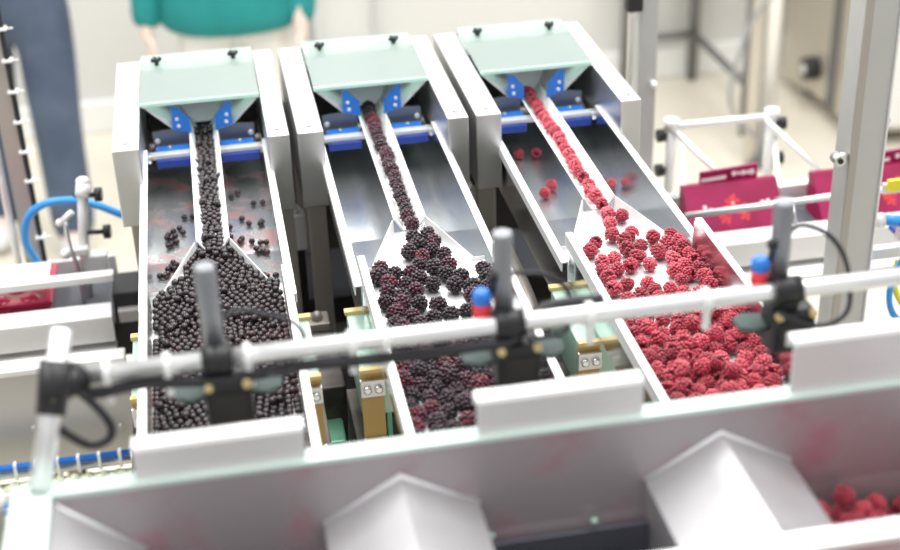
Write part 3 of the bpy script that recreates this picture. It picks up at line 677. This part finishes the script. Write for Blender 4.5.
# ------------------------------------------------------------------ people
def skin_obj(name, verts, edges, rad, m, parent=None, roots=(0,), sub=1):
    me = bpy.data.meshes.new(name); me.from_pydata([tuple(v) for v in verts], edges, [])
    o = bpy.data.objects.new(name, me); COL.objects.link(o)
    md = o.modifiers.new('skin', 'SKIN'); md.use_smooth_shade = True
    lay = me.skin_vertices[0].data if me.skin_vertices else None
    if lay is None:
        bpy.context.view_layer.objects.active = o; bpy.ops.mesh.customdata_skin_add(); lay = me.skin_vertices[0].data
    for i, r in enumerate(rad):
        lay[i].radius = (r, r) if not isinstance(r, tuple) else r
        lay[i].use_root = i in roots
    ss = o.modifiers.new('smooth', 'SUBSURF'); ss.levels = sub; ss.render_levels = sub+1
    me.materials.append(M[m])
    if parent is not None:
        o.parent = parent; o.location = -V(parent.location)
    return o
def person(base, label, top, legs, hips, lower_m, upper_m, hem, hands, sleeve_r=.055, facing=-1):
    bxx, byy = base
    t = thing('person', label, 'person', (bxx, byy, 0))
    v, e, r = [], [], []
    def add(p, rad, par=None):
        v.append(V(p)); r.append(rad)
        if par is not None: e.append((par, len(v)-1))
        return len(v)-1
    pel = add((bxx, byy, .94), (.125, .09)); wa = add((bxx, byy, 1.08), (.125, .09), pel); ch = add((bxx, byy, 1.29), (.14, .095), wa)
    nk0 = add((bxx, byy, 1.45), (.055, .05), ch); nk = add((bxx, byy-.01, 1.52), .052, nk0)
    hd = add((bxx, byy-.02, 1.60), (.072, .085), nk); hd2 = add((bxx, byy-.015, 1.68), (.075, .088), hd); add((bxx, byy-.01, 1.74), (.05, .06), hd2)
    roots = [0]
    for i, s in enumerate((-1, 1)):
        lx, ly = legs[i]
        h = add((bxx+s*.085, byy, .86), .075, pel); k = add((lx*.5+(bxx+s*.09)*.5, ly-.01, .48), .062, h); a = add((lx, ly+.01, .09), .042, k); add((lx, ly-.13, .035), .033, a)
    for i, s in enumerate((-1, 1)):
        sh = add((bxx+s*.175, byy, 1.40), .062, ch); hx, hy, hz = hands[i]
        el = add((bxx+s*.225, byy+.03, 1.12), .047, sh); wr = add((hx, hy, hz+.10), .030, el); pm = add((hx, hy, hz+.035), (.034, .022), wr); add((hx, hy, hz), (.032, .018), pm)
        for q in range(4):
            f0 = len(v); L_ = (.060, .070, .066, .052)[q]; fy = hy + (q-1.5)*.016*1.0
            v.append(V((hx, fy, hz+.005))); r.append(.0085); v.append(V((hx-s*.004, fy-.004, hz-L_*.5))); r.append(.008); v.append(V((hx-s*.014, fy-.008, hz-L_))); r.append(.0065)
            e.extend([(f0, f0+1), (f0+1, f0+2)]); roots.append(f0)
        f0 = len(v)
        for p_, rr in (((hx-s*.004, hy-.022, hz+.035), .010), ((hx-s*.012, hy-.042, hz+.008), .009), ((hx-s*.018, hy-.048, hz-.018), .007)):
            v.append(V(p_)); r.append(rr)
        e.extend([(f0, f0+1), (f0+1, f0+2)]); roots.append(f0)
    body = skin_obj('body', v, e, r, 'skin', t, roots)
    # face
    bm = NB()
    for s in (-1, 1): ball(bm, (bxx+s*.032, byy-.098, 1.655), .011, 10)
    obj('eyes', bm, 'eye', t)
    bm = NB(); tube(bm, [(bxx, byy-.100, 1.655), (bxx, byy-.122, 1.615)], [.008, .013], 8); ball(bm, (bxx, byy-.118, 1.614), .013, 8)
    for s in (-1, 1): ball(bm, (bxx+s*.078, byy-.01, 1.64), .024, 8, (.4, .7, 1.2))
    obj('nose_and_ears', bm, 'skin', t)
    bm = NB(); ball(bm, (bxx, byy-.094, 1.578), .02, 10, (1.1, .5, .35)); obj('mouth', bm, 'packred', t)
    bm = NB(); ball(bm, (bxx, byy+.012, 1.70), .098, 16, (.92, 1.05, .9)); obj('hair', bm, 'hair', t)
    # trousers
    v2 = [(bxx, byy, 1.04), (bxx, byy, .92)]; e2 = [(0, 1)]; r2_ = [(.165, .13), (.175, .13)]
    for i, s in enumerate((-1, 1)):
        lx, ly = legs[i]; k = len(v2)
        v2 += [(bxx+s*.09, byy, .82), (lx*.5+(bxx+s*.09)*.5, ly-.01, .48), (lx, ly+.01, .025)]; r2_ += [.108, .084, .076]; e2 += [(1, k), (k, k+1), (k+1, k+2)]
    skin_obj('trousers', v2, e2, r2_, lower_m, t)
    v3 = [(bxx, byy, hem+.03), (bxx, byy, hem+.12), (bxx, byy, 1.10), (bxx, byy, 1.30), (bxx, byy, 1.44)]; e3 = [(0, 1), (1, 2), (2, 3), (3, 4)]; r3 = [(hips, .20), (hips, .19), (.20, .14), (.19, .14), (.115, .105)]
    for i, s in enumerate((-1, 1)):
        hx, hy, hz = hands[i]; k = len(v3)
        v3 += [(bxx+s*.175, byy, 1.39), (bxx+s*.228, byy+.03, 1.12), (hx, hy, hz+.045)]; r3 += [.078, .062, .052]; e3 += [(3, k), (k, k+1), (k+1, k+2)]
    skin_obj('jacket' if upper_m == 'teal' else 'shirt', v3, e3, r3, upper_m, t)
    for i in (0, 1):
        lx, ly = legs[i]; bm = NB(); ball(bm, (lx, ly-.055, .042), .052, 14, (.95, 2.5, .8)); obj('shoe', bm, 'shoe', t)
    return t
person((-.20, 2.72), 'person in a teal jacket and white trousers standing behind the feeder heads', None,
       ((-.30, 2.73), (-.11, 2.73)), .265, 'cotton', 'teal', .715, ((-.468, 2.68, .735), (-.005, 2.60, .735)))
person((-.88, 2.82), 'person in blue jeans standing behind the left upright post', None,
       ((-1.05, 2.98), (-.800, 2.80)), .19, 'denim', 'cotton', .94, ((-1.14, 2.80, .76), (-.66, 2.95, 1.02)))

# ------------------------------------------------------------------ berries
def drupelet_mesh(name, n, rad, shape, dr, jitter, seed, mats, hollow=False):
    rnd = random.Random(seed); bm = NB()
    ico = bmesh.new(); bmesh.ops.create_icosphere(ico, subdivisions=1, radius=1)
    iv = [v.co.copy() for v in ico.verts]; iff = [[v.index for v in f.verts] for f in ico.faces]; ico.free()
    ga = math.pi*(3-math.sqrt(5))
    def surf(t, an):
        z = 1-2*t
        rr = math.sqrt(max(0, 1-z*z))
        k = 1.0
        if hollow: k = 1.0 - .22*max(0, -z) + .06*max(0, z)
        return V((math.cos(an)*rr*k*shape[0], math.sin(an)*rr*k*shape[1], z*shape[2]))*rad
    t0 = .07 if hollow else 0.0
    for i in range(n):
        t = t0 + (1-t0)*(i+.5)/n
        p = surf(t, i*ga + rnd.uniform(-.15, .15)*jitter)*rnd.uniform(1-.06*jitter, 1+.04*jitter)
        d = dr*rad*rnd.uniform(.88, 1.12)
        vs = [bm.verts.new(p + q*d) for q in iv]
        for f in iff:
            ff = bm.faces.new([vs[k] for k in f]); ff.smooth = True
    r = bmesh.ops.create_icosphere(bm, subdivisions=2, radius=rad*.96)
    for v in r['verts']:
        v.co = V((v.co.x*shape[0]*.92, v.co.y*shape[1]*.92, v.co.z*shape[2]*.92))
        if hollow and v.co.z > rad*.62: v.co.z = rad*.62 - (v.co.z-rad*.62)*1.6
    for f in set(f for v in r['verts'] for f in v.link_faces): f.smooth = True; f.material_index = 1
    me = bpy.data.meshes.new(name); bm.to_mesh(me); bm.free()
    for x in mats: me.materials.append(M[x])
    return me
BBM = [drupelet_mesh('blackberry', 46, .0080, s, .30, 1, k, ('blackberry', 'blackberry')) for k, s in enumerate(((1, 1, 1.16), (.97, 1.03, 1.05), (1.05, .98, 1.24), (1, 1, 1.0)))]
RBM = [drupelet_mesh('raspberry', 58, .0077, s, .27, 1, 20+k, ('raspberry', 'rasp_core'), True) for k, s in enumerate(((1, 1, 1.1), (1.03, 1, 1.0), (1, 1.04, 1.2), (1.0, 1.0, 1.05)))]
def currant_mesh(seed):
    bm = NB(); r = bmesh.ops.create_icosphere(bm, subdivisions=2, radius=.0044)
    rnd = random.Random(seed)
    for v in r['verts']: v.co *= rnd.uniform(.985, 1.015)
    for f in bm.faces: f.smooth = True
    tube(bm, [(0, 0, .0040), (0, 0, .0046)], [.0012, .0010], 6, mi=1)
    me = bpy.data.meshes.new('blackcurrant'); bm.to_mesh(me); bm.free()
    me.materials.append(M['currant']); me.materials.append(M['calyx']); return me
CUM = [currant_mesh(i) for i in range(3)]

def settle(P, r, bounds, floor, steps=160, seed=1, stiff=.5, drag_xy=1.0):
    """spheres pushed apart and let down on to the pan floor"""
    P = P.copy(); rng = np.random.default_rng(seed)
    for it in range(steps):
        P[:, 2] -= .0006 if it < steps*.75 else .0002
        for _ in range(2):
            d = P[:, None, :] - P[None, :, :]
            D2 = (d*d).sum(2); R2 = (r[:, None] + r[None, :]); np.fill_diagonal(D2, 9)
            I, J = np.where(D2 < R2*R2)
            k = I < J; I = I[k]; J = J[k]
            if len(I):
                dd = P[I]-P[J]; L_ = np.sqrt((dd*dd).sum(1)) + 1e-9
                mv = dd/L_[:, None]*((r[I]+r[J]-L_)*stiff)[:, None]
                mv[:, :2] *= drag_xy
                np.add.at(P, I, mv*.5*1.1); np.add.at(P, J, -mv*.5*1.1)
            bounds(P, r)
            fz = floor(P) + r
            P[:, 2] = np.maximum(P[:, 2], fz)
    return P
PZ = 1.3852
def pan_bounds(c, ymin, h=.0753):
    def f(P, r):
        y = P[:, 1]
        w = np.where(y < -.142, h, np.where(y < -.045, .0205 + (.060-.0205)*np.clip((-.045-y)/.097, 0, 1), .0190))
        # funnel mouth keeps berries between its lips, the channel between its rims
        rr = np.where(y < -.142, r, np.where(y < -.045, r*.75, np.minimum(r*.75, .0105)))
        P[:, 0] = np.clip(P[:, 0], c - (w - rr), c + (w - rr))
        P[:, 1] = np.clip(y, ymin, .352)
    return f
def pan_floor(P):
    return np.where(P[:, 1] > -.045, 1.3870 + np.clip(np.abs(0)*0, 0, 1), PZ)

def place(mesh_list, name, p, label, group, cat, rnd, scale=1.0, upright=False):
    o = bpy.data.objects.new(name, rnd.choice(mesh_list)); COL.objects.link(o)
    o.location = tuple(p); o.scale = (scale,)*3
    if upright: o.rotation_euler = (rnd.uniform(-.5, .5), rnd.uniform(-.5, .5), rnd.uniform(0, 6.28))
    else: o.rotation_euler = (rnd.uniform(0, 6.28), rnd.uniform(0, 6.28), rnd.uniform(0, 6.28))
    tag(o, label, cat, group); return o
ORD = ['first', 'second', 'third', 'fourth', 'fifth', 'sixth', 'seventh', 'eighth', 'ninth', 'tenth', 'eleventh', 'twelfth', 'thirteenth', 'fourteenth', 'fifteenth',
       'sixteenth', 'seventeenth', 'eighteenth', 'nineteenth', 'twentieth', 'twenty-first', 'twenty-second', 'twenty-third', 'twenty-fourth', 'twenty-fifth']

BB_PAN = [(0.0158,-0.0798),(0.0204,-0.1009),(0.0009,-0.1038),(-0.0095,-0.1231),(0.0121,-0.1255),(0.0252,-0.1345),(0.0021,-0.1288),(-0.0042,-0.1587),(0.0088,-0.1675),(0.0266,-0.1635),(0.0215,-0.1845),(0.0342,-0.1931),(-0.0534,-0.1551),(-0.0553,-0.1778),(-0.0361,-0.1704),(-0.021,-0.1741),(-0.0467,-0.1897),(-0.0351,-0.1979),(-0.0132,-0.1897),(0.0014,-0.2057),(-0.022,-0.2171),(-0.0517,-0.2151),(-0.0367,-0.225),(-0.0424,-0.2458),(-0.055,-0.2377),(-0.051,-0.2615),(-0.0335,-0.2731),(-0.0226,-0.2471),(-0.0012,-0.2568),(-0.0075,-0.2828),(0.0078,-0.2806),(0.0246,-0.2771),(0.0298,-0.2164),(0.0429,-0.2222),(0.0408,-0.2454),(0.0427,-0.2613),(0.0434,-0.2766),(0.0661,-0.1843),(0.0721,-0.1996),(0.0598,-0.2236),(-0.0247,-0.29),(-0.0546,-0.2853),(-0.0012,-0.0835)]
RB_PAN = [(0.0032,-0.076),(0.017,-0.0858),(-0.0019,-0.1022),(-0.0083,-0.1355),(0.0015,-0.151),(0.0165,-0.1346),(-0.034,-0.1501),(-0.0459,-0.1687),(-0.0015,-0.1748),(0.0173,-0.1697),(0.0043,-0.1974),(0.0377,-0.1529),(0.0333,-0.1911),(0.0623,-0.151),(0.0769,-0.1696),(0.0548,-0.1741),(0.0573,-0.1942),(-0.0236,-0.1934),(-0.0387,-0.1992),(-0.0263,-0.2208),(-0.0101,-0.2155),(0.014,-0.2168),(-0.0435,-0.2394),(-0.0276,-0.2594),(-0.0421,-0.2647),(-0.0026,-0.2628),(0.0399,-0.2398),(0.0419,-0.2602),(0.0557,-0.2546),(0.0615,-0.2284),(0.0744,-0.2362),(0.0728,-0.2722),(0.0809,-0.2048),(0.0755,-0.1938),(0.0711,-0.2583),(0.0494,-0.2179),(0.0653,-0.2105),(-0.0448,-0.2209),(-0.0182,-0.2853),(0.0016,-0.2771),(0.0005,-0.2941),(-0.0353,-0.2924),(0.0176,-0.2809),(0.0289,-0.2924)]
CU_CATCH = [(-0.0396,0.1836),(-0.0283,0.1834),(-0.0469,0.1507),(-0.0423,0.1368),(-0.0558,0.1427),(-0.0625,0.1335),(-0.059,0.1217),(-0.0535,0.127),(-0.0519,0.1101),(-0.0628,0.1005),(-0.0585,0.1035),(-0.0644,0.1256),(-0.057,0.0474),(-0.0529,0.0387),(-0.06,0.0327),(-0.0549,0.0261),(-0.0636,0.026),(-0.0741,0.006),(-0.0672,0.0043),(-0.0641,0.0095),(0.0288,0.236),(0.039,0.2456),(0.0591,0.2054),(0.0725,0.2047),(0.0401,0.1592),(0.0492,0.1422),(0.065,0.1382),(0.0672,0.1437),(0.0222,0.1378),(0.0218,0.1067),(0.0367,0.098),(0.0338,0.0905),(0.0499,0.0873),(0.0611,0.0804),(0.0691,0.0801),(0.0546,0.0634),(0.0575,0.0523),(0.0629,0.0533),(0.0679,0.0481),(0.0469,-0.0294),(0.0548,-0.0401),(0.0621,-0.0346),(0.074,-0.036),(0.0488,-0.0372),(0.0589,-0.0301)]
RB_CATCH = [(-0.0010,0.1511,'largest fallen raspberry left of the channel on the right tray'),(-0.0165,0.1286,'bright red fallen raspberry beside a bigger one on the right tray')]

def zone_label(fruit, u, y, where):
    if y > -.142: z = 'in the funnel mouth of the %s pan' % where
    elif y > -.30:
        z = 'along the left wall of the %s pan' % where if u < -.025 else ('along the right wall of the %s pan' % where if u > .03 else 'on the open middle of the %s pan' % where)
    else: z = 'in the dense heap nearest the hopper on the %s pan' % where
    return z
def lane_fruit(L, known, nrow, rr, dens_n, meshes, name, adj, seed, y_dense=-.315):
    c = L['c']; rnd = random.Random(seed); rng = np.random.default_rng(seed)
    pts = [(c+u, y, PZ+rr) for u, y in known]
    n = dens_n
    for k in range(n):
        y = rng.uniform(-.50, y_dense)
        pts.append((c+rng.uniform(-.064, .064), y, PZ+rr+rng.uniform(0, .045)))
    r = np.array([rr*rng.uniform(.92, 1.06) for _ in pts])
    P = settle(np.array(pts), r, pan_bounds(c, -.51), pan_floor, 150, seed)
    for (x, y, z), q in zip(P, r):
        lab = adj(rnd) + ' ' + zone_label(name, x-c, y, L['where'])
        grp = name + ' ' + zone_label(name, x-c, y, L['where'])
        place(meshes, name, (x, y, z), lab, grp, name, rnd, q/rr)
    # single-file row
    ys = np.linspace(.350, -.048, nrow)
    for i, y in enumerate(ys):
        q = rnd.uniform(.9, 1.06)
        place(meshes, name, (c+rnd.uniform(-.002, .002), y+rnd.uniform(-.002, .002), 1.3872+rr*q), '%s, %s from the far end of the row in the %s channel' % (name, ORD[i], L['where']), name + ' row in the %s channel' % L['where'], name, rnd, q)
lane_fruit(LANES[1], BB_PAN, 20, .0098, 88, BBM, 'blackberry', lambda r: 'dark purple blackberry', 5)
lane_fruit(LANES[2], RB_PAN, 21, .0092, 104, RBM, 'raspberry', lambda r: 'frosted red raspberry', 7)
rnd = random.Random(3)
for u, y, lab in RB_CATCH:
    zf = 1.3237 if y > .06 else 1.3237 + (.06-y)*.1077
    place(RBM, 'raspberry', (LANES[2]['c']+u-.012, y, zf+.009), lab, 'fallen raspberries on the right tray', 'raspberry', rnd, .92)
for u, y, lab in ((.004, .268, 'fallen raspberry in the shade below the right cross bar, left one'), (-.022, .270, 'small fallen raspberry in the shade below the right cross bar'), (.058, .150, 'small dark raspberry fallen right of the right channel'), (.070, .135, 'pale raspberry lying against the right tray wall')):
    place(RBM, 'raspberry', (LANES[2]['c']+u-.012*(u < .03), y, 1.3237+.0085), lab, 'fallen raspberries on the right tray', 'raspberry', rnd, .85)

# currants: a deep layer of small dark fruit
c = LANES[0]['c']; rng = np.random.default_rng(9); rr = .0045
pts = []
for k in range(860):
    pts.append((c+rng.uniform(-.070, .070), rng.uniform(-.50, -.142), PZ+rr+rng.uniform(0, .022)))
for k in range(105):
    y = rng.uniform(-.142, -.045); w = .017+.036*(-.045-y)/.097
    pts.append((c+rng.uniform(-w, w), y, PZ+rr+rng.uniform(0, .016)))
for k in range(215):
    pts.append((c+rng.uniform(-.010, .010), rng.uniform(-.045, .352), 1.387+rr+rng.uniform(0, .014)))
r = np.array([rr*rng.uniform(.9, 1.06) for _ in pts])
P = settle(np.array(pts), r, pan_bounds(c, -.51), pan_floor, 110, 9)
# those on top and nearest are single berries, the rest one mass
top = []
for i in range(len(P)):
    d = P - P[i]; over = (np.hypot(d[:, 0], d[:, 1]) < rr*1.1) & (d[:, 2] > rr*.9)
    top.append(not over.any())
top = np.array(top)
vis = top & (P[:, 1] > -.405) & ~((np.abs(P[:, 0]-c) < .035) & (P[:, 1] < -.335) & (P[:, 1] > -.40))
order = [i for i in np.argsort(P[:, 1]) if vis[i]][:300]
ind = set(order)
for i in order:
    y = P[i, 1]; u = P[i, 0]-c
    z = ('in the heap left of the middle of the left pan' if u < 0 else 'in the heap right of the middle of the left pan') if y < -.25 else ('in the upper left corner of the left pan' if u < 0 else 'in the upper right corner of the left pan')
    place(CUM, 'blackcurrant', P[i], 'small black currant ' + z, 'blackcurrants ' + z, 'blackcurrant', rnd, r[i]/rr)
rest = [i for i in range(len(P)) if i not in ind]
src = [( [v.co.copy() for v in m.vertices], [tuple(p.vertices) for p in m.polygons], [p.material_index for p in m.polygons]) for m in CUM]
vv, ff, mm = [], [], []
for i in rest:
    q = src[i % 3]; b = len(vv); rot = Matrix.Rotation(rnd.uniform(0, 6.28), 3, 'X') @ Matrix.Rotation(rnd.uniform(0, 6.28), 3, 'Z')
    s = r[i]/rr; p = V(P[i])
    vv += [tuple(rot @ (v*s) + p) for v in q[0]]; ff += [tuple(k+b for k in f) for f in q[1]]; mm += q[2]
me = bpy.data.meshes.new('blackcurrant_mass'); me.from_pydata(vv, [], ff)
for x in ('currant', 'calyx'): me.materials.append(M[x])
me.polygons.foreach_set('material_index', mm); me.polygons.foreach_set('use_smooth', [True]*len(ff)); me.update()
o = bpy.data.objects.new('blackcurrant_mass', me); COL.objects.link(o)
tag(o, 'mass of small blackcurrants filling the left channel, funnel and far pan', 'blackcurrants', None, 'stuff')
for u, y in CU_CATCH:
    zf = 1.3237 if y > .06 else 1.3237 + (.06-y)*.1077
    side = 'left' if u < 0 else 'right'
    part = 'far' if y > .06 else 'near'
    place(CUM, 'blackcurrant', (c+u*.98, y, zf+.0043), 'stray blackcurrant on the %s half of the left tray, %s of its channel' % (part, side), 'stray blackcurrants %s %s on the left tray' % (part, side), 'blackcurrant', rnd, .98)
# raspberries lying in the hopper's right chamber
rng = np.random.default_rng(4)
pts = np.array([(.225+rng.uniform(-.06, .06), rng.uniform(NYE+.015, HY-.02), 1.42+rng.uniform(0, .09)) for _ in range(112)])
r = np.full(len(pts), .0098)
def hb(P, r):
    P[:, 0] = np.clip(P[:, 0], .1595+r, .2935-r); P[:, 1] = np.clip(P[:, 1], NYE+.001+r, HY-.014-r)
P = settle(pts, r, hb, lambda P: np.full(len(P), 1.4045), 150, 4)
for p in P:
    place(RBM, 'raspberry', p, 'raspberry heaped in the right chamber of the foreground hopper', 'raspberries in the hopper chamber', 'raspberry', rnd, 1.0)

# ------------------------------------------------------------------ light
W = bpy.data.worlds.new('World'); S.world = W; W.use_nodes = True
nt = W.node_tree; bg = nt.nodes['Background']
tc = nt.nodes.new('ShaderNodeTexCoord'); sx = nt.nodes.new('ShaderNodeSeparateXYZ'); cr = nt.nodes.new('ShaderNodeValToRGB')
mr = nt.nodes.new('ShaderNodeMapRange'); mr.inputs['From Min'].default_value = -1; mr.inputs['From Max'].default_value = 1
nt.links.new(tc.outputs['Generated'], sx.inputs[0]); nt.links.new(sx.outputs['Z'], mr.inputs['Value']); nt.links.new(mr.outputs[0], cr.inputs[0])
e = cr.color_ramp.elements; e[0].position = .35; e[0].color = (.36, .35, .33, 1); e[1].position = .85; e[1].color = (.95, .97, .98, 1)
k = e.new(.52); k.color = (.60, .60, .59, 1)
nt.links.new(cr.outputs[0], bg.inputs['Color']); bg.inputs['Strength'].default_value = .9
def area(x, y, z, sx_, sy_, pw):
    l = bpy.data.lights.new('ceiling_panel', 'AREA'); l.shape = 'RECTANGLE'; l.size = sx_; l.size_y = sy_; l.energy = pw; l.color = (1, .99, .97)
    o = bpy.data.objects.new('ceiling_panel', l); COL.objects.link(o); o.location = (x, y, z)
for x in (-1.6, .1, 1.8):
    area(x, .6, 3.6, .5, 3.0, 55)
    area(x, 3.0, 3.6, .5, 1.2, 26)
S.view_settings.view_transform = 'Standard'; S.view_settings.look = 'None'; S.view_settings.gamma = 1; S.view_settings.use_curve_mapping = False
S.view_settings.exposure = .14
S.render.film_transparent = False
